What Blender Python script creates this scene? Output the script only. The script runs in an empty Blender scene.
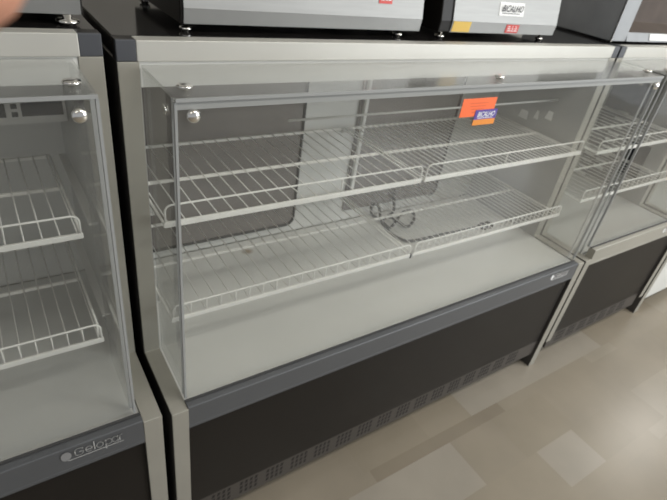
import bpy, bmesh, math, random
from mathutils import Vector, Matrix
random.seed(4)
S = bpy.context.scene
COL = S.collection

# ------------------------------------------------------------------ materials
def mat(name, col, rough=.5, metal=0.0, spec=.5, noise=0.0, nscale=20.0, bump=0.0, stretch=None, emit=0.0):
    m = bpy.data.materials.new(name); m.use_nodes = True
    nt = m.node_tree; b = nt.nodes['Principled BSDF']
    b.inputs['Base Color'].default_value = (*col, 1)
    b.inputs['Roughness'].default_value = rough
    b.inputs['Metallic'].default_value = metal
    b.inputs['Specular IOR Level'].default_value = spec
    if emit:
        b.inputs['Emission Color'].default_value = (*col, 1); b.inputs['Emission Strength'].default_value = emit
    if noise or bump:
        tc = nt.nodes.new('ShaderNodeTexCoord'); n = nt.nodes.new('ShaderNodeTexNoise')
        mp = nt.nodes.new('ShaderNodeMapping')
        if stretch: mp.inputs['Scale'].default_value = stretch
        n.inputs['Scale'].default_value = nscale; n.inputs['Detail'].default_value = 5
        nt.links.new(tc.outputs['Object'], mp.inputs['Vector']); nt.links.new(mp.outputs['Vector'], n.inputs['Vector'])
        if noise:
            r = nt.nodes.new('ShaderNodeValToRGB')
            r.color_ramp.elements[0].position = .3; r.color_ramp.elements[1].position = .7
            r.color_ramp.elements[0].color = (*[c*(1-noise) for c in col], 1)
            r.color_ramp.elements[1].color = (*[min(1, c*(1+noise)) for c in col], 1)
            nt.links.new(n.outputs['Fac'], r.inputs['Fac']); nt.links.new(r.outputs['Color'], b.inputs['Base Color'])
        if bump:
            bp = nt.nodes.new('ShaderNodeBump'); bp.inputs['Strength'].default_value = bump
            bp.inputs['Distance'].default_value = .002
            nt.links.new(n.outputs['Fac'], bp.inputs['Height']); nt.links.new(bp.outputs['Normal'], b.inputs['Normal'])
    return m

def glass_mat(name, tint, haze, dust, rough=.06):
    """clear pane: transparent + fresnel mirror + a thin film of dust that also imitates lens haze"""
    m = bpy.data.materials.new(name); m.use_nodes = True
    nt = m.node_tree; nt.nodes.clear(); N = nt.nodes.new; L = nt.links.new
    out = N('ShaderNodeOutputMaterial'); tr = N('ShaderNodeBsdfTransparent'); gl = N('ShaderNodeBsdfGlossy')
    tr.inputs['Color'].default_value = (*tint, 1); gl.inputs['Roughness'].default_value = rough
    fr = N('ShaderNodeFresnel'); ge = N('ShaderNodeNewGeometry'); io = N('ShaderNodeMapRange')
    io.inputs['To Min'].default_value = 1.45; io.inputs['To Max'].default_value = 1/1.45     # leaving the pane: no total reflection
    L(ge.outputs['Backfacing'], io.inputs['Value']); L(io.outputs[0], fr.inputs['IOR'])
    mx = N('ShaderNodeMixShader'); L(fr.outputs[0], mx.inputs[0]); L(tr.outputs[0], mx.inputs[1]); L(gl.outputs[0], mx.inputs[2])
    df = N('ShaderNodeBsdfDiffuse'); df.inputs['Color'].default_value = (*dust, 1)
    tc = N('ShaderNodeTexCoord'); no = N('ShaderNodeTexNoise'); no.inputs['Scale'].default_value = 3.0; no.inputs['Detail'].default_value = 6
    L(tc.outputs['Object'], no.inputs['Vector'])
    mr = N('ShaderNodeMapRange'); mr.inputs['From Min'].default_value = .3; mr.inputs['From Max'].default_value = .7
    mr.inputs['To Min'].default_value = haze*.75; mr.inputs['To Max'].default_value = haze*1.25
    L(no.outputs['Fac'], mr.inputs['Value'])
    m2 = N('ShaderNodeMixShader'); L(mr.outputs[0], m2.inputs[0]); L(mx.outputs[0], m2.inputs[1]); L(df.outputs[0], m2.inputs[2])
    L(m2.outputs[0], out.inputs['Surface'])
    return m

ALU   = mat('brushed_aluminium', (.36,.345,.30), .42, .25, .5, .05, 6, 0, (1,1,1))
RAIL  = mat('satin_aluminium_rail', (.54,.53,.485), .40, .25, .5, .03, 5)
CAP   = mat('slate_plastic_cap', (.066,.069,.078), .5)
BLACK = mat('black_painted_steel', (.013,.011,.0095), .40, 0, .22, .12, 3)
BLACKG= mat('black_gloss_glass', (.012,.011,.011), .12, 0, .5)
WHITE = mat('white_enamel', (.66,.66,.63), .38, 0, .5, .03, 4)
DECK  = mat('white_steel_deck', (.68,.68,.65), .40, 0, .5, .04, 5)
DECKN = mat('dimmed_steel_deck', (.52,.52,.50), .45, 0, .4, .04, 5)  # same white deck, colour darkened against daylight flooding the neighbouring cases
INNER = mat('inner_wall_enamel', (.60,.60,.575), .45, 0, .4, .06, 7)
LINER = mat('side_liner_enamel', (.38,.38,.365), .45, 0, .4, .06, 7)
SIDEP = mat('charcoal_side_paint', (.05,.046,.042), .6)
WIRE  = mat('white_plastic_coated_wire', (.82,.81,.77), .4, 0, .5, .03, 30)
BAND  = mat('slate_grey_band', (.095,.098,.103), .42, .1, .5, .04, 5)
PANE  = mat('smoked_rear_pane', (.17,.155,.145), .16, 0, .5, .08, 6)
GASK  = mat('black_rubber_gasket', (.015,.015,.015), .7)
GREYM = mat('grey_frame', (.36,.36,.34), .5)
CHROME= mat('polished_chrome', (.82,.80,.76), .16, 1.0)
STEEL = mat('brushed_stainless', (.33,.33,.32), .5, .45, .5, .05, 9, .05, (1,1,14))
STEELD= mat('stainless_lower_lip', (.30,.30,.29), .45, .6, .5, .04, 9)
GREYP = mat('dark_grey_machine_panel', (.30,.31,.32), .45, .1, .5, .12, 8)
BROWN = mat('brown_machine_panel', (.085,.068,.058), .6, 0, .15, .15, 9)
CABLE = mat('black_cable_rubber', (.014,.013,.012), .5)
INK   = mat('silver_print', (.46,.46,.45), .4)
INKD  = mat('dim_print', (.24,.24,.24), .5)
INKW  = mat('white_print', (.80,.80,.80), .5)
INKK  = mat('black_print', (.03,.03,.035), .5)
ORANGE= mat('orange_sticker', (.93,.16,.035), .5)
ORANG2= mat('amber_sticker', (.80,.27,.03), .5)
PURPLE= mat('purple_sticker', (.09,.055,.32), .5)
REDL  = mat('red_label', (.62,.06,.05), .5)
YELL  = mat('yellow_label', (.72,.48,.10), .5)
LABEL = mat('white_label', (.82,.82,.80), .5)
EDGE  = mat('ground_glass_edge', (.32,.325,.32), .3, 0, .6)
EDGEL = mat('frosted_glass_edge', (.42,.43,.41), .35, 0, .5)
SKIN  = mat('skin', (.62,.30,.20), .55, 0, .4, .06, 40)
NAIL  = mat('finger_nail', (.70,.42,.34), .3)
SLEEVE= mat('grey_sleeve', (.12,.12,.13), .8, 0, .2, .1, 60)
CEIL  = mat('ceiling_paint', (.70,.69,.66), .8)
WALLM = mat('wall_paint', (.55,.53,.49), .7, 0, .3, .03, 3)
PLINTH= mat('plinth_grey', (.060,.052,.045), .5)
SEAL  = mat('grey_seal', (.05,.05,.05), .6)
SLOT  = mat('slot_dark', (.022,.019,.017), .8)
SMOKE = mat('blue_grey_board', (.008,.011,.015), .4, 0, .2, .1, 8)
RIM   = mat('frosted_rim', (.30,.305,.295), .35)
GLASS = glass_mat('hazy_dusty_glass', (.972,.975,.968), .040, (.60,.60,.57))  # pale diffuse film doubles as painted veil of haze and glare
GLASST= glass_mat('clear_top_glass', (.965,.97,.965), .06, (.55,.55,.53), .22)
GLASSS= glass_mat('clear_side_glass', (.965,.97,.965), .014, (.48,.48,.46))

def deck_mat():
    m = DECK.copy(); m.name = 'white_steel_deck_stained'
    nt = m.node_tree; b = nt.nodes['Principled BSDF']
    src = b.inputs['Base Color'].links[0].from_socket
    tc = nt.nodes.new('ShaderNodeTexCoord'); mp = nt.nodes.new('ShaderNodeMapping')
    mp.vector_type = 'POINT'; mp.inputs['Location'].default_value = (-.428*40, -.536*50, 0); mp.inputs['Scale'].default_value = (40, 50, 0)
    ln = nt.nodes.new('ShaderNodeVectorMath'); ln.operation = 'LENGTH'
    mr = nt.nodes.new('ShaderNodeMapRange'); mr.inputs['From Min'].default_value = .3; mr.inputs['From Max'].default_value = 1
    mr.inputs['To Min'].default_value = .8; mr.inputs['To Max'].default_value = 0
    mx = nt.nodes.new('ShaderNodeMix'); mx.data_type = 'RGBA'; mx.inputs['B'].default_value = (.24,.15,.06,1)
    nt.links.new(tc.outputs['Object'], mp.inputs['Vector']); nt.links.new(mp.outputs[0], ln.inputs[0])
    nt.links.new(ln.outputs['Value'], mr.inputs['Value']); nt.links.new(mr.outputs[0], mx.inputs['Factor'])
    nt.links.new(src, mx.inputs['A']); nt.links.new(mx.outputs['Result'], b.inputs['Base Color'])
    return m
DECKS = deck_mat()

# ------------------------------------------------------------------ mesh helpers
class MB:
    def __init__(s): s.bm = bmesh.new()
    def box(s, x0, x1, y0, y1, z0, z1, mi=0):
        vs = [s.bm.verts.new((x, y, z)) for x in (x0, x1) for y in (y0, y1) for z in (z0, z1)]
        for f in ((0,1,3,2),(4,6,7,5),(0,4,5,1),(2,3,7,6),(0,2,6,4),(1,5,7,3)):
            s.bm.faces.new([vs[i] for i in f]).material_index = mi
        return s
    def prism(s, prof, x0, x1, mi=0, mi_side=None):
        """profile in (y,z) extruded along x"""
        a = [s.bm.verts.new((x0, p[0], p[1])) for p in prof]; b = [s.bm.verts.new((x1, p[0], p[1])) for p in prof]
        n = len(prof)
        f = s.bm.faces.new(a[::-1]); f.material_index = mi if mi_side is None else mi_side[0]
        f = s.bm.faces.new(b); f.material_index = mi if mi_side is None else mi_side[1]
        for i in range(n):
            s.bm.faces.new((a[i], a[(i+1) % n], b[(i+1) % n], b[i])).material_index = mi
        return s
    def tube(s, pts, r, seg=6, mi=0, cap=True):
        pts = [Vector(p) for p in pts]; rings = []; prev = None
        for i, p in enumerate(pts):
            d = (pts[min(i+1, len(pts)-1)] - pts[max(i-1, 0)]).normalized()
            u = prev if prev is not None else (Vector((0,0,1)) if abs(d.z) < .9 else Vector((1,0,0)))
            u = (u - d*u.dot(d)).normalized(); w = d.cross(u); prev = u
            rr = r[i] if isinstance(r, (list, tuple)) else r
            rings.append([s.bm.verts.new(p + (u*math.cos(2*math.pi*k/seg) + w*math.sin(2*math.pi*k/seg))*rr) for k in range(seg)])
        for a, b in zip(rings, rings[1:]):
            for k in range(seg):
                f = s.bm.faces.new((a[k], a[(k+1) % seg], b[(k+1) % seg], b[k])); f.material_index = mi; f.smooth = True
        if cap:
            s.bm.faces.new(rings[0][::-1]).material_index = mi; s.bm.faces.new(rings[-1]).material_index = mi
        return s
    def lathe(s, c, axis, prof, seg=20, mi=0):
        """prof: list of (radius, height along axis)"""
        ax = Vector(axis).normalized(); u = ax.orthogonal().normalized(); w = ax.cross(u); c = Vector(c); rings = []
        for r, h in prof:
            rings.append([s.bm.verts.new(c + ax*h + (u*math.cos(2*math.pi*k/seg) + w*math.sin(2*math.pi*k/seg))*max(r, 1e-5)) for k in range(seg)])
        for a, b in zip(rings, rings[1:]):
            for k in range(seg):
                f = s.bm.faces.new((a[k], a[(k+1) % seg], b[(k+1) % seg], b[k])); f.material_index = mi; f.smooth = True
        s.bm.faces.new(rings[0][::-1]).material_index = mi; s.bm.faces.new(rings[-1]).material_index = mi
        return s
    def build(s, name, mats, parent=None, bevel=0.0, smooth=False):
        bmesh.ops.recalc_face_normals(s.bm, faces=s.bm.faces)
        me = bpy.data.meshes.new(name); s.bm.to_mesh(me); s.bm.free()
        for m in (mats if isinstance(mats, (list, tuple)) else [mats]): me.materials.append(m)
        o = bpy.data.objects.new(name, me); COL.objects.link(o)
        if parent is not None: attach(o, parent)
        if bevel:
            b = o.modifiers.new('bevel', 'BEVEL'); b.width = bevel; b.segments = 2; b.limit_method = 'ANGLE'
        return o

def attach(o, parent):
    """keep the world coordinates the mesh was written in"""
    o.parent = parent
    off = Vector((0,0,0)); p = parent
    while p is not None: off += p.location; p = p.parent
    o.location = o.location - off

def thing(name, label, cat, loc, group=None):
    o = bpy.data.objects.new(name, None); COL.objects.link(o); o.location = loc
    o.empty_display_size = .05
    return tag(o, label, cat, group)
def tag(o, label, cat, group=None):
    o['label'] = label; o['category'] = cat
    if group: o['group'] = group
    return o
def struct(o): o['kind'] = 'structure'; return o

def text_mesh(mb, s, x0, x1, y, z0, h, mi, shear=0.0, bold=0.0):
    """flat letters facing -y, fitted into x0..x1 and height h, standing at z0"""
    cu = bpy.data.curves.new('t', 'FONT'); cu.body = s; cu.shear = shear; cu.size = 1; cu.offset = bold; cu.resolution_u = 3
    ob = bpy.data.objects.new('t', cu); COL.objects.link(ob)
    dg = bpy.context.evaluated_depsgraph_get(); me = bpy.data.meshes.new_from_object(ob.evaluated_get(dg))
    xs = [v.co.x for v in me.vertices]; ys = [v.co.y for v in me.vertices]
    a, b, c, d = min(xs), max(xs), min(ys), max(ys)
    vs = [mb.bm.verts.new((x0+(v.co.x-a)/(b-a)*(x1-x0), y, z0+(v.co.y-c)/(d-c)*h)) for v in me.vertices]
    for p in me.polygons:
        try: mb.bm.faces.new([vs[i] for i in p.vertices]).material_index = mi
        except ValueError: pass
    bpy.data.objects.remove(ob); bpy.data.curves.remove(cu); bpy.data.meshes.remove(me)

def stroke(mb, pts, w, y, mi=0):
    """flat pen stroke in the x-z plane at depth y"""
    for (xa, za), (xb, zb) in zip(pts, pts[1:]):
        d = Vector((xb-xa, 0, zb-za)); L = d.length
        if L < 1e-7: continue
        d /= L; n = Vector((-d.z, 0, d.x))*w/2; e = d*w*.35
        A = Vector((xa, y, za)) - e; B = Vector((xb, y, zb)) + e
        mb.bm.faces.new([mb.bm.verts.new(p) for p in (A-n, B-n, B+n, A+n)]).material_index = mi

def arc(cx, cz, rx, rz, a0, a1, n=9):
    return [(cx+rx*math.cos(math.radians(a0+(a1-a0)*i/n)), cz+rz*math.sin(math.radians(a0+(a1-a0)*i/n))) for i in range(n+1)]

def maker_logo(name, x, z, w, y, mi_mat, parent, tall=1.35, bold=1.0, disc_mat=None):
    """disc, thin rounded lettering and an underline"""
    mb = MB(); u = w/9.6; t = u*.16*bold
    def P(pts): return [(x+px*u, z+pz*u*tall) for px, pz in pts]
    disc = P(arc(.80, .72, .80, .80, 0, 360, 24))
    mb.bm.faces.new([mb.bm.verts.new((a, y, b)) for a, b in disc[:-1]]).material_index = 1 if disc_mat else 0
    def S(pts): stroke(mb, P(pts), t, y)
    S([(1.0,-.15),(9.6,-.15)])                                        # underline
    S([(3.35,1.25)]+[(3.35,1.4)]+arc(2.75,1.15,.6,.35,30,180,6)+[(2.15,.6)]+arc(2.75,.6,.6,.4,180,360,8)+[(3.35,.8),(2.8,.8)])   # G
    S([(3.75,.68),(4.75,.68)]+arc(4.25,.7,.5,.5,0,300,10))            # e
    S([(5.1,1.75),(5.1,.2)])                                          # l
    S(arc(5.95,.7,.5,.5,0,360,14))                                    # o
    S(arc(7.35,.7,.5,.5,0,360,14)); S([(6.85,1.2),(6.85,-.5)])        # p
    S(arc(8.35,.7,.45,.5,0,360,14)); S([(8.8,1.2),(8.8,.2)])          # a
    S([(9.1,.2),(9.1,.8)]+arc(9.45,.8,.35,.4,180,80,5))               # r
    return mb.build(name, [mi_mat, disc_mat or mi_mat], parent)

# ------------------------------------------------------------------ the refrigerated display case
YB = .214         # front of the tall rear body; the glass bay stands in front of it (y 0 .. YB)
YR = .64          # back of the body
def display_case(x0, W, H, label, hl=.557, zb=.49, zg=1.2586, t=.040, glass_in=.035, dy=0.0, doors=(), z_foot=0.0,
                 front=BLACK, band=BAND, detail=True, band_top=None, glass_l=None, glass_r=None):
    x1 = x0+W; h1 = .037; zt = H-h1
    root = thing('display_case', label, 'display case', (x0+W/2, YB+dy, 0), 'refrigerated display cases in a row')
    def B(mb, name, m, parent=root, bevel=0.0):
        if dy:
            for v in mb.bm.verts: v.co.y += dy
        return mb.build(name, m, parent, bevel)
    foot = [(0,0),(.64,0)] if not z_foot else [(0,z_foot),(.055,z_foot),(.055,0),(.64,0)]
    prof = foot+[(.64,zt),(YB,zt),(YB,hl),(0,hl)]
    B(MB().prism(prof, x0, x0+t, 0, (1,1)), 'side_panel', [ALU,SIDEP], bevel=.0015)
    B(MB().prism(prof, x1-t, x1, 0, (1,1)), 'side_panel', [ALU,SIDEP], bevel=.0015)
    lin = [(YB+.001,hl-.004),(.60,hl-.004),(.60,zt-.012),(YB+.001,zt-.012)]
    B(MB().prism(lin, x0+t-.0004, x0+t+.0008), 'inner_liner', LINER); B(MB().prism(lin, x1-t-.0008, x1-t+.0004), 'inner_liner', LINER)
    for a in (x0, x1-t+.004):
        B(MB().box(a, a+t-.004, YB-.001, YB+.008, zt+.0005, H), 'corner_cap', CAP, bevel=.0015)
        B(MB().box(a+.0003, a+t-.0043, YB+.0082, YB+.0305, zt, H-.0004), 'cap_block', BLACK)
    B(MB().box(x0+t-.004, x1-t+.004, YB-.002, YB+.03, zt, H), 'front_rail', RAIL, bevel=.0015)
    B(MB().box(x0+.002, x1-.002, YB+.03, YR, zt+.002, H), 'top_plate', BLACKG, bevel=.002)
    B(MB().prism([(YB+.002,zt-.0005),(YB+.10,zt-.0005),(YB+.10,zt-.03),(YB+.012,zt-.046),(YB+.002,zt-.046)], x0+t, x1-t), 'top_lip', WHITE)
    B(MB().box(x0+t, x1-t, .60, .635, hl, zt), 'back_panel', INNER)
    B(MB().box(x0+t, x1-t, YB+.1, .60, zt-.012, zt), 'ceiling_liner', INNER)
    dk = MB().box(x0+t, x1-t, .012, .60, hl-.016, hl-.004)
    B(dk, 'deck', DECKS if detail else DECKN)
    bt = band_top if band_top else hl+.004
    bo = B(MB().prism([(.0005,zb),(.03,zb),(.03,bt-.004),(.016,bt),(.0035,bt),(.0015,bt-.002),(.0010,zb+.009),(.0005,zb+.008)], x0+t, x1-t), 'front_band', band)
    g = MB().box(x0+t, x1-t, .020, .0265, bt-.002, bt+.0012)
    B(g, 'glass_seal', SEAL)
    B(MB().box(x0+t, x1-t, .010, .030, .152, zb-.001), 'kick_panel', front)
    B(MB().box(x0+t, x1-t, .085, .10, 0.0, .15), 'toe_board', BLACK)
    # ventilated plinth: small slots in groups
    gr = MB().box(x0+t, x1-t, .0115, .030, .070, .152)
    n = int((W-2*t-.1)/.085) if front is BLACK else 0
    for k in range(n):
        for c in range(4):
            for r in range(3):
                cx = x0+t+.06+k*.085+c*.0155; cz = .086+r*.0205
                p = [(cx,cz),(cx+.0085,cz),(cx+.0115,cz+.0145),(cx+.003,cz+.0145)]
                gr.bm.faces.new([gr.bm.verts.new((a, .0109, b)) for a, b in p]).material_index = 1
    B(gr, 'ventilation_grille', [PLINTH if front is BLACK else front, SLOT])
    # glass bay
    gy = .028 ; g0 = x0+(glass_l if glass_l is not None else glass_in); g1 = x1-(glass_r if glass_r is not None else glass_in); th = .006
    fg = B(MB().box(g0, g1, gy, gy+th, bt+.003, zg-.007), 'front_glass', GLASS)
    for a, b in ((g0-.0015, g0+.003), (g1-.003, g1+.0015)):
        B(MB().box(a, b, gy-.001, gy+th+.001, bt+.003, zg-.007), 'glass_edge', EDGE, fg)
    if detail: B(MB().box(g0+.002, g1-.002, gy-.0006, gy+.0002, zg-.019, zg-.0075), 'polished_rim', RIM, fg)
    tg = B(MB().box(g0, g1, gy-.002, YB-.003, zg-.006, zg), 'top_glass', GLASST)
    B(MB().box(g0, g1, gy-.004, gy-.002, zg-.006, zg), 'glass_edge', EDGE, tg)
    for a, b in ((g0+.001, g0+.007), (g1-.007, g1-.001)):
        sg = B(MB().box(a, b, gy+th+.016, YB-.002, hl+.001, zg-.0065), 'side_glass', GLASSS)
        B(MB().box(a-.0003, b+.0003, gy+th+.0135, gy+th+.0165, hl+.001, zg-.0065), 'glass_edge', EDGE, sg)
    # chrome clips that tie the panes together
    puck = [(.0085,0),(.0105,.002),(.0115,.005),(.0105,.009),(.007,.0115),(.001,.0122)]
    flat = [(.006,0),(.006,.003),(.0125,.0035),(.0135,.0055),(.012,.008),(.004,.009)]
    for a in ((g0+.027), (g1-.027)):
        B(MB().lathe((a, gy-.0007, zg-.028), (0,-1,0), puck), 'glass_clip', CHROME)
        B(MB().lathe((a+.002, gy+.040, zg), (0,0,1), flat), 'glass_clip', CHROME)
    for a, sgn in ((g0+.0005, -1), (g1-.0005, 1)):
        B(MB().lathe((a, gy+.054, zg-.036), (sgn,0,0), [(.005,0),(.005,.001),(.010,.0013),(.009,.003),(.004,.0035)]), 'glass_clip', CHROME)
    B(MB().lathe((g0+(g1-g0)*.52, gy+.034, zg), (0,0,1), flat), 'glass_clip', CHROME)
    # rear sliding doors
    for a, b, z0, z1 in doors:
        d = B(MB().box(x0+a, x0+b, .592, .5995, z0, z1), 'sliding_door', PANE, bevel=.004)
        q = MB(); r = .03; cor = []
        for cx, cz, s0 in ((b-r, z1-r, 0), (a+r, z1-r, 90), (a+r, z0+r, 180), (b-r, z0+r, 270)):
            cor += [(cx+r*math.cos(math.radians(s0+k*15)), cz+r*math.sin(math.radians(s0+k*15))) for k in range(7)]
        cor = cor[21:]+cor[:14] if a > .5 else cor+[cor[0]]      # the right-hand door has no seal along its left side
        q.tube([(x0+px, .590, pz) for px, pz in cor], .0048, 6)
        B(q, 'gasket', GASK, d)
        B(MB().box(x0+a+.012, x0+a+.026, .578, .592, z0+.10, z1-.02), 'door_handle', WHITE, d, bevel=.003)
    return root, bo, fg

main, main_band, main_glass = display_case(0, 1.5965, 1.30,
    'full-length glass display case in the middle with an orange sticker on its front glass', t=.038,
    doors=((.045,.628,.592,1.16), (.845,1.325,.600,1.16)), glass_l=.040, glass_r=.036)
maker_logo('logo', 1.392, .530, .108, -.0008, INKW, main_band, bold=1.3)
tube = MB().tube([(.42,.33,1.085),(1.55,.33,1.085)], .0032, 8); tube.build('lamp_tube', INNER, main)

# orange sticker on the front glass: card with a smaller two-colour label over its corner
mb = MB(); y = .0268
mb.box(.698,.811, y, y+.0008, 1.184,1.227, 0)
for k in range(4): mb.box(.722+.004*k, .785-.006*k, y-.0003, y, 1.215-k*.007, 1.2162-k*.007, 4)
mb.box(.748,.824, y-.0012, y-.0004, 1.176,1.199, 1); mb.box(.748,.824, y-.0012, y-.0004, 1.162,1.176, 2)
text_mesh(mb, 'BICALHO', .757, .817, y-.0016, 1.182, .0125, 3, .25, .02)
mb.box(.760,.812, y-.0016, y-.0012, 1.1785,1.180, 3)
for v in mb.bm.verts: v.co.x -= .009
mb.build('sticker', [ORANGE, PURPLE, ORANG2, INKW, mat('dark_orange_print', (.62,.09,.02), .5)], main_glass)['label'] = 'orange sticker with purple and amber label'
for k, (py, pz, w) in enumerate(((.457,.985,.044),(.400,1.002,.022),(.347,1.018,.032))):  # white plates standing in for bright window reflections
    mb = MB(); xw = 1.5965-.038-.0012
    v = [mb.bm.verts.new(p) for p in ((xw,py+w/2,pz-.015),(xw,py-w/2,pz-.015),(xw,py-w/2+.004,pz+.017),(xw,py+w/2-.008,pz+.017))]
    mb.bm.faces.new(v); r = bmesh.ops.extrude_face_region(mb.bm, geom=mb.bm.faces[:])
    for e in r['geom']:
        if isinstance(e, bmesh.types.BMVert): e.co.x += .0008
    mb.build('window_glint', LABEL, main)

left, left_band, left_glass = display_case(-1.621, 1.600, 1.309,
    'glass display case at the left edge of the photo with the large outlined logo', t=.040, hl=.570, zb=.502, zg=1.270,
    doors=((.05,.60,.60,1.16), (.80,1.27,.60,1.16)), detail=False, glass_r=.049)
maker_logo('logo', -.223, .541, .118, -.0008, INK, left_band, disc_mat=INKD)
# evaporator housing with a dark slot high at the back
mb = MB().box(-.42,-.064,.44,.54,1.078,1.17,0)
mb.box(-.147,-.070,.4385,.44,1.094,1.122,1); mb.box(-.165,-.154,.4385,.44,1.094,1.104,1); mb.box(-.165,-.154,.4385,.44,1.111,1.121,1)
mb.box(-.215,-.175,.4385,.44,1.094,1.122,1); mb.box(-.30,-.23,.4385,.44,1.094,1.122,1)
mb.build('evaporator_housing', [WHITE, GASK], left)

right, right_band, _ = display_case(1.608, .815, 1.30,
    'short glass display case to the right of the full-length one', t=.036, hl=.557, zb=.530, band_top=.600, band=ALU,
    doors=((.06,.70,.70,1.14),), z_foot=.125, glass_in=.026, detail=False)
maker_logo('logo', 2.19, .565, .10, -.0015, INKW, right_band, bold=1.3)
def wall_board(name, pts, m):
    mb = MB(); v = [mb.bm.verts.new((2.3855, a, b)) for a, b in pts]; mb.bm.faces.new(v)
    for e in bmesh.ops.extrude_face_region(mb.bm, geom=mb.bm.faces[:])['geom']:
        if isinstance(e, bmesh.types.BMVert): e.co.x -= .004
    mb.build(name, m, right)
wall_board('dark_wall_board', [(.585,.58),(.585,1.10),(.40,1.10),(.40,.58)], SMOKE)
wall_board('dark_wall_board', [(.375,.66),(.375,.83),(.285,.83),(.285,.66)], SMOKE)
for cy, z0, nn in ((.552,.575,5), (.480,.640,9)):
    for k in range(nn): MB().box(2.3745, 2.3815, cy-.026, cy+.026, z0+k*.036, z0+k*.036+.010).build('support_rung', LABEL, right)
far, far_band, _ = display_case(2.445, .80, 1.30, 'pale-fronted case at the far right, only its lower front corner in view',
    t=.036, front=WHITE, band=RAIL, doors=((.06,.72,.70,1.14),), detail=False)

# ------------------------------------------------------------------ wire shelves
def wire_shelf(xa, xb, z, yf, ym, yr, pitch, label, lip=.045, bent=False, bar=.012, rw=.0015, posts=(.5,)):
    root = thing('wire_shelf', label, 'wire shelf', ((xa+xb)/2, ym, z), 'white wire shelves inside the display cases')
    g = MB(); n = max(2, round((xb-xa-.02)/pitch))
    for i in range(n+1):
        x = xa+.010+(xb-xa-.020)*i/n
        p = [(x, yr, z+.004), (x, yf, z+.004)]
        if bent: p = [(x, yr, z+.004), (x, yf+.006, z+.004), (x, yf, z+.009), (x, yf, z+lip)]
        g.tube(p, rw, 5)
    g.build('wire_grid', WIRE, root)
    MB().box(xa, xb, yf-.003, yf+.003, z-bar/2, z+bar/2).build('front_bar', WIRE, root, .0015)
    for yy in (ym, yr): MB().box(xa, xb, yy-.003, yy+.003, z-.0055, z+.0022).build('cross_bar', WIRE, root, .001)
    for xx in (xa+.003, xb-.003): MB().tube([(xx, yf, z), (xx, yr, z)], .003, 6).build('side_bar', WIRE, root)
    q = MB(); r = .014; pts = [(xa+.004, yf, z)]
    pts += [(xa+.004, yf, z+lip-r)] + [(xa+.004+r-r*math.cos(a), yf, z+lip-r+r*math.sin(a)) for a in (.4,.8,1.2,1.57)]
    pts += [(xb-.004-r+r*math.sin(a), yf, z+lip-r+r*math.cos(a)) for a in (0,.4,.8,1.2)] + [(xb-.004, yf, z+lip-r), (xb-.004, yf, z)]
    q.tube(pts, .0024, 6)
    for f in posts: q.tube([(xa+(xb-xa)*f, yf, z), (xa+(xb-xa)*f, yf, z+lip)], .0020, 5)
    q.build('front_guard', WIRE, root)
    return root
wire_shelf(.052,.772,.945,.17,.365,.572,.037,'upper left wire shelf of the middle case, with wide-set wires', posts=(.62,), bar=.014)
wire_shelf(.784,1.548,.945,.17,.365,.572,.024,'upper right wire shelf of the middle case, behind and below the orange sticker', posts=(.45,), bar=.014)
wire_shelf(.052,.785,.698,.150,.370,.568,.037,'lower left wire shelf of the middle case, left of the black cable', lip=.040, bent=True, posts=())
wire_shelf(.795,1.548,.698,.150,.370,.568,.025,'lower right wire shelf of the middle case, with the black cable looped under it', lip=.040, bent=True, posts=(.62,))
wire_shelf(-.92,-.098,.945,.185,.395,.57,.030,'upper wire shelf of the left-edge case', posts=())
wire_shelf(-.92,-.094,.698,.150,.385,.57,.029,'lower wire shelf of the left-edge case, nearest the outlined logo', bent=True, posts=())
wire_shelf(1.66,2.374,.930,.17,.365,.572,.055,'upper wire shelf of the short right-hand case', posts=(.5,), bar=.014)
wire_shelf(1.66,2.374,.735,.150,.370,.568,.040,'lower wire shelf of the short right-hand case', bent=True, posts=())
def brackets(parent, xs, zs):
    for x, s in xs:
        for z in zs:
            MB().box(min(x, x+s*.014), max(x, x+s*.014), .235, .59, z-.0115, z-.006).build('shelf_bracket', INNER, parent)
brackets(main, ((.0385,1),(1.558,-1)), (.945,.698))
brackets(left, ((-.0570,-1.6),(-1.572,1)), (.945,.698))
brackets(right, ((1.6445,1.4),(2.3865,-1)), (.930,.735))
for z in (.945,.698):
    MB().box(.762,.806,.555,.592,z-.0115,z-.006).build('shelf_bracket', INNER, main)
    MB().box(-.94,-.90,.40,.60,z-.0115,z-.006).build('shelf_bracket', INNER, left)

MB().box(.787,.793,.1475,.160,.686,.700).build('shelf_clip', GASK, main, .001)

# ------------------------------------------------------------------ black cable on the deck of the middle case
def smooth(pts, n=6):
    P = [Vector(p) for p in pts]; P = [P[0]] + P + [P[-1]]; out = []
    for i in range(1, len(P)-2):
        for k in range(n):
            t = k/n; a, b, c, d = P[i-1], P[i], P[i+1], P[i+2]
            out.append(.5*((2*b)+(c-a)*t+(2*a-5*b+4*c-d)*t*t+(3*b-a-3*c+d)*t**3))
    out.append(P[-2]); return out
cpts = [(1.081,.581,.660),(1.081,.581,.633),(1.098,.578,.575),(1.057,.555,.562),(1.006,.555,.561),(.984,.576,.570),(.975,.579,.606),(.999,.579,.612),(1.022,.576,.580),(1.005,.548,.570),
 (.997,.478,.562),(1.078,.522,.566),(1.14,.56,.562),(1.176,.552,.561),(1.144,.499,.561),(1.073,.459,.561),(1.050,.497,.571),(1.032,.53,.573),(.985,.514,.571),(.977,.447,.561),(.984,.407,.561),
 (1.001,.379,.561),(1.051,.367,.561),(1.188,.362,.561),(1.348,.352,.561),(1.375,.348,.561)]
mb = MB().tube(smooth(cpts), .0056, 8)
cable = tag(mb.build('power_cable', CABLE), 'black power cable looped on the white deck under the lower wire shelf', 'cable')

MB().prism([(.330,.5545),(.366,.5545),(.362,.573),(.334,.573)], 1.375, 1.44).build('plug', CABLE, cable, .003)

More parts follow.
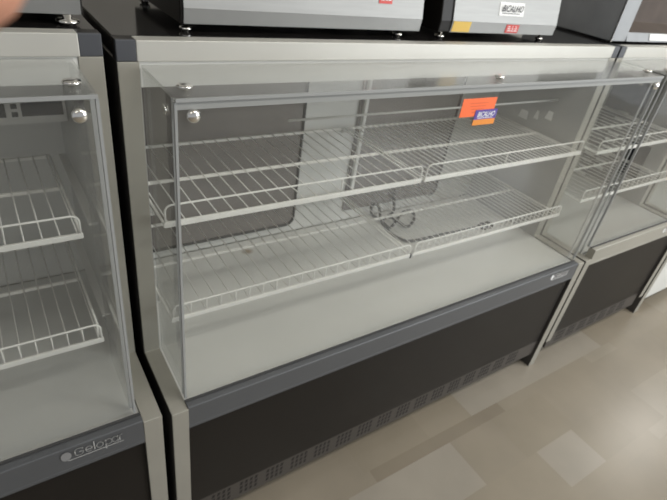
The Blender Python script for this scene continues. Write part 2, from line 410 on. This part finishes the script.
# ------------------------------------------------------------------ machines standing on the tops
def machine(x0, x1, z, label, feet, yf=.268, yr=.60, h=.25, side=BLACK, front=STEEL, cheek=.006, foot_y=.288, fr=1.0):
    root = thing('countertop_machine', label, 'kitchen machine', ((x0+x1)/2, (yf+yr)/2, z), 'machines standing on the cases')
    zb = z+.016
    MB().prism([(yf+.006,zb),(yr,zb),(yr,zb+h),(yf+.045,zb+h),(yf+.004,zb+.028)], x0, x1).build('body', side, root, .003)
    MB().prism([(yf+.0035,zb+.0285),(yf+.0445,zb+h-.004),(yf+.0425,zb+h-.004),(yf,zb+.029)], x0+cheek, x1-.004).build('front_panel', front, root)
    MB().prism([(yf+.006,zb+.001),(yf+.0035,zb+.0282),(yf,zb+.0288),(yf+.003,zb+.001)], x0+cheek, x1-.004).build('lower_lip', STEELD, root)
    for fx in feet:
        for fy in (foot_y, yr-.035):
            MB().lathe((fx, fy, z), (0,0,1), [(a*fr,b) for a,b in ((.007,0),(.0085,.0008),(.0085,.003),(.0115,.0036),(.0125,.006),(.0115,.0085),(.005,.0095),(.005,.0165))], 16).build('foot', CHROME, root)
    return root
m1 = machine(.133,.742,1.30,'stainless machine with black sides on the left half of the middle case',(.148,.684))
m2 = machine(.806,1.292,1.30,'stainless machine with yellow, white and red labels on the right half of the middle case',(.822,1.240), cheek=.040, foot_y=.280)
m0 = machine(-.62,-.034,1.309,'grey-fronted machine on the left-edge case, beside the fingertip',(-.590,-.060), front=mat('taupe_metal_front', (.075,.067,.058), .5, .2), foot_y=.275, fr=1.55)
def on_front(z, yf=.268, zb=1.316):   # depth of the sloping front panel at height z
    return yf+(z-zb-.029)/(.25-.033)*.0425 if z > zb+.029 else yf+(zb+.029-z)/.028*.003
def label_plate(parent, name, x0, x1, z0, z1, m, extra=None, lab=None):
    mb = MB(); ya, yb = on_front(z0)-.0012, on_front(z1)-.0012
    mb.prism([(ya,z0),(ya+.001,z0),(yb+.001,z1),(yb,z1)], x0, x1)
    mats = [m]
    if extra: extra(mb); mats += [INKK, INKW]
    o = mb.build(name, mats, parent)
    if lab: o['label'] = lab
def redtext(x0, x1, z0, z1):
    def f(mb):
        for k in range(3):
            zz = z0+(z1-z0)*(.22+.25*k); yy = on_front(zz)-.0022
            for a, b in ((.12,.4),(.46,.62),(.68,.9)):
                mb.box(x0+(x1-x0)*a, x0+(x1-x0)*(b-.05*k), yy, yy+.0006, zz, zz+(z1-z0)*.10, 2)
    return f
label_plate(m1, 'warning_label', .598,.637, 1.374,1.404, REDL, redtext(.598,.637,1.374,1.404), 'red label with white print')
label_plate(m2, 'yellow_label', .849,.915, 1.3185,1.3445, YELL)
label_plate(m2, 'warning_label', 1.060,1.115, 1.320,1.342, REDL, redtext(1.060,1.115,1.320,1.342), 'red label with white print')
def btxt(mb):
    yy = on_front(1.38)-.0024
    text_mesh(mb, 'BICALHO', 1.026,1.115, on_front(1.371)-.0024, 1.374, .017, 1, .25, .015)
    mb.box(1.03,1.105, on_front(1.370)-.0022, on_front(1.370)-.0014, 1.3690,1.3707, 1)
label_plate(m2, 'shop_sticker', 1.018,1.122, 1.364,1.397, LABEL, btxt, 'white sticker with black lettering')

m3 = thing('countertop_machine', 'dark grey slab-sided machine over the joint between the middle and right cases', 'kitchen machine', (1.86,.45,1.30), 'machines standing on the cases')
MB().box(1.611,1.70,.262,.62,1.306,1.60).build('side_housing', [GREYP], m3, .002)
MB().box(1.609,1.6125,.2605,.2640,1.303,1.60).build('edge_trim', CHROME, m3)
MB().prism([(.275,1.306),(.62,1.306),(.62,1.60),(.36,1.60),(.34,1.36),(.275,1.335)], 1.70, 2.25).build('body', BROWN, m3, .002)
MB().prism([(.266,1.306),(.275,1.306),(.345,1.60),(.336,1.60)], 1.66, 1.705).build('front_post', GREYP, m3)
MB().prism([(.262,1.3065),(.2748,1.3065),(.2748,1.3345),(.270,1.3345)], 1.71, 2.25).build('tray', GREYP, m3)
MB().prism([(.2600,1.312),(.2612,1.312),(.2682,1.333),(.2670,1.333)], 1.86, 2.06).build('white_label', LABEL, m3)
for fx in (1.63, 2.22):
    for fy in (.30,.58): MB().lathe((fx,fy,1.30),(0,0,1),[(.011,0),(.012,.003),(.010,.0064)],12).build('foot', GASK, m3)

# ------------------------------------------------------------------ the photographer's hand, one fingertip in the corner of the view
CAM = Vector((-.2017,-.7362,1.5203)); YA, PI_, RO = .6623, .5768, .165
F = Vector((math.sin(YA)*math.cos(PI_), math.cos(YA)*math.cos(PI_), -math.sin(PI_)))
R0 = Vector((math.cos(YA), -math.sin(YA), 0)); U0 = R0.cross(F)
R = math.cos(RO)*R0+math.sin(RO)*U0; U = -math.sin(RO)*R0+math.cos(RO)*U0
HM = Matrix((R, U, F)).transposed()      # hand frame: right, up, forward of the phone it holds
HO = CAM.copy()
def hp(r, u, f): return HO + HM @ Vector((r, u, f))
def skin(name, chains, m, parent, level=2):
    bm = bmesh.new(); sk = bm.verts.layers.skin.verify(); root = True
    for ch in chains:
        prev = None
        for p, rad in ch:
            v = bm.verts.new(hp(*p)); v[sk].radius = (rad, rad); v[sk].use_root = root; root = False
            if prev is not None: bm.edges.new((prev, v))
            prev = v
    bmesh.ops.remove_doubles(bm, verts=bm.verts, dist=1e-5)
    me = bpy.data.meshes.new(name); bm.to_mesh(me); bm.free(); me.materials.append(m)
    o = bpy.data.objects.new(name, me); COL.objects.link(o)
    if parent: attach(o, parent)
    o.modifiers.new('skin', 'SKIN').use_smooth_shade = True
    s = o.modifiers.new('sub', 'SUBSURF'); s.levels = s.render_levels = level
    return o
W0 = (-.165,-.045,-.010)
kn = [(-.118,.040,.004),(-.128,.028,-.010),(-.134,.012,-.020),(-.138,-.006,-.026)]
chains = [[((-.25,-.13,-.03),.030),(W0,.024),((-.148,-.010,-.010),.028),((-.134,.018,-.008),.024)]]
tips = [[(-.100,.066,.020),(-.076,.064,.044),(-.0388,.0278,.062)],
        [(-.118,.064,.012),(-.096,.078,.040),(-.070,.070,.062)],
        [(-.128,.046,-.004),(-.112,.070,.022),(-.088,.078,.046)],
        [(-.136,.020,-.016),(-.126,.046,.004),(-.104,.062,.022)]]
for k, t in zip(kn, tips):
    chains.append([((-.134,.018,-.008),.024),(k,.0115),(t[0],.0098),(t[1],.0092),(t[2],.0095)])
chains.append([((-.148,-.010,-.010),.028),((-.118,-.020,.006),.013),((-.094,-.012,.022),.011),((-.074,-.002,.034),.0095)])
hand = tag(skin('hand', chains, SKIN, None), "blurred pinkish fingertip of the photographer's hand in the top left corner", 'hand')

# ------------------------------------------------------------------ the room
def floor():
    tones = [(.245,.212,.162),(.235,.203,.154),(.258,.227,.178),(.24,.208,.16),(.278,.25,.206),(.205,.174,.131)]
    mats = [mat('floor_tile', c, .27, 0, .5, .07, 4, 0) for c in tones]
    mb = MB(); ys = [1.0,.62,.46,.30,.14,-.075,-.122,-.306,-.46,-.51,-.67,-.83,-.88,-1.04]
    while ys[-1] > -4.2: ys.append(ys[-1]-random.choice((.16,.16,.19,.05)))
    for a, b in zip(ys, ys[1:]):
        x = -3.0-random.random()*.4
        while x < 7:
            w = random.choice((.22,.30,.45,.60)); nx = x+w; k = random.choice((0,0,1,1,2,3,3,4))
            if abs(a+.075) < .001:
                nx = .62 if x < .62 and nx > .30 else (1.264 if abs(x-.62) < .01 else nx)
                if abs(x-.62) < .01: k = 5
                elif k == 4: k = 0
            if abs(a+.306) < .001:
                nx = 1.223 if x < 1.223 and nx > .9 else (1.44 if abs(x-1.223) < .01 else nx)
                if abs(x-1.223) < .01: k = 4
            vs = [mb.bm.verts.new(p) for p in ((x,b,0),(nx,b,0),(nx,a,0),(x,a,0))]
            mb.bm.faces.new(vs).material_index = k; x = nx
    o = mb.build('floor', mats)
    for p in o.data.polygons:
        if p.normal.z < 0: p.flip()
    return struct(o)
floor()
struct(MB().box(-3,7,.98,1.06,0,3.2).build('wall_back', WALLM))
struct(MB().box(-3,7.4,-4.3,1.0,3.2,3.28).build('ceiling', CEIL))

# ------------------------------------------------------------------ light: ceiling lamps, an added floor-glare lamp, daylight from the shop front on the right
def area(name, loc, rot, sx, sy, e, col):
    d = bpy.data.lights.new(name, 'AREA'); d.shape = 'RECTANGLE'; d.size = sx; d.size_y = sy; d.energy = e; d.color = col
    o = bpy.data.objects.new(name, d); COL.objects.link(o); o.location = loc; o.rotation_euler = rot; return o
for x, y, e in ((-1.2,-1.3,8),(1.2,-1.3,37),(3.4,-1.3,42),(5.6,.1,28)):  # last one is an unseen extra, added for glare on the right floor
    area('ceiling_and_glare_lamp', (x,y,3.12), (0,0,0), 1.3, .5, e, (1,.97,.91))
area('shop_front_daylight', (4.5,-3.5,1.9), (math.radians(90),0,math.radians(42)), 2.6, 2.4, 150, (.93,.97,1))
w = bpy.data.worlds.new('world'); S.world = w; w.use_nodes = True
w.node_tree.nodes['Background'].inputs[0].default_value = (.92,.95,1,1); w.node_tree.nodes['Background'].inputs[1].default_value = .40

# ------------------------------------------------------------------ camera
cd = bpy.data.cameras.new('camera'); cam = bpy.data.objects.new('camera', cd); COL.objects.link(cam); S.camera = cam
cd.sensor_width = 36; cd.lens = 36*501.8/667; cd.clip_start = .008
cam.matrix_world = Matrix.Translation(CAM) @ Matrix((R, U, -F)).transposed().to_4x4()
cd.dof.use_dof = True; cd.dof.focus_distance = .47; cd.dof.aperture_fstop = cd.lens/1.9
S.view_settings.view_transform = 'Standard'; S.view_settings.look = 'None'; S.view_settings.gamma = 1
S.view_settings.use_curve_mapping = False; S.view_settings.exposure = 0.0
S.cycles.transparent_max_bounces = 24; S.cycles.max_bounces = 10
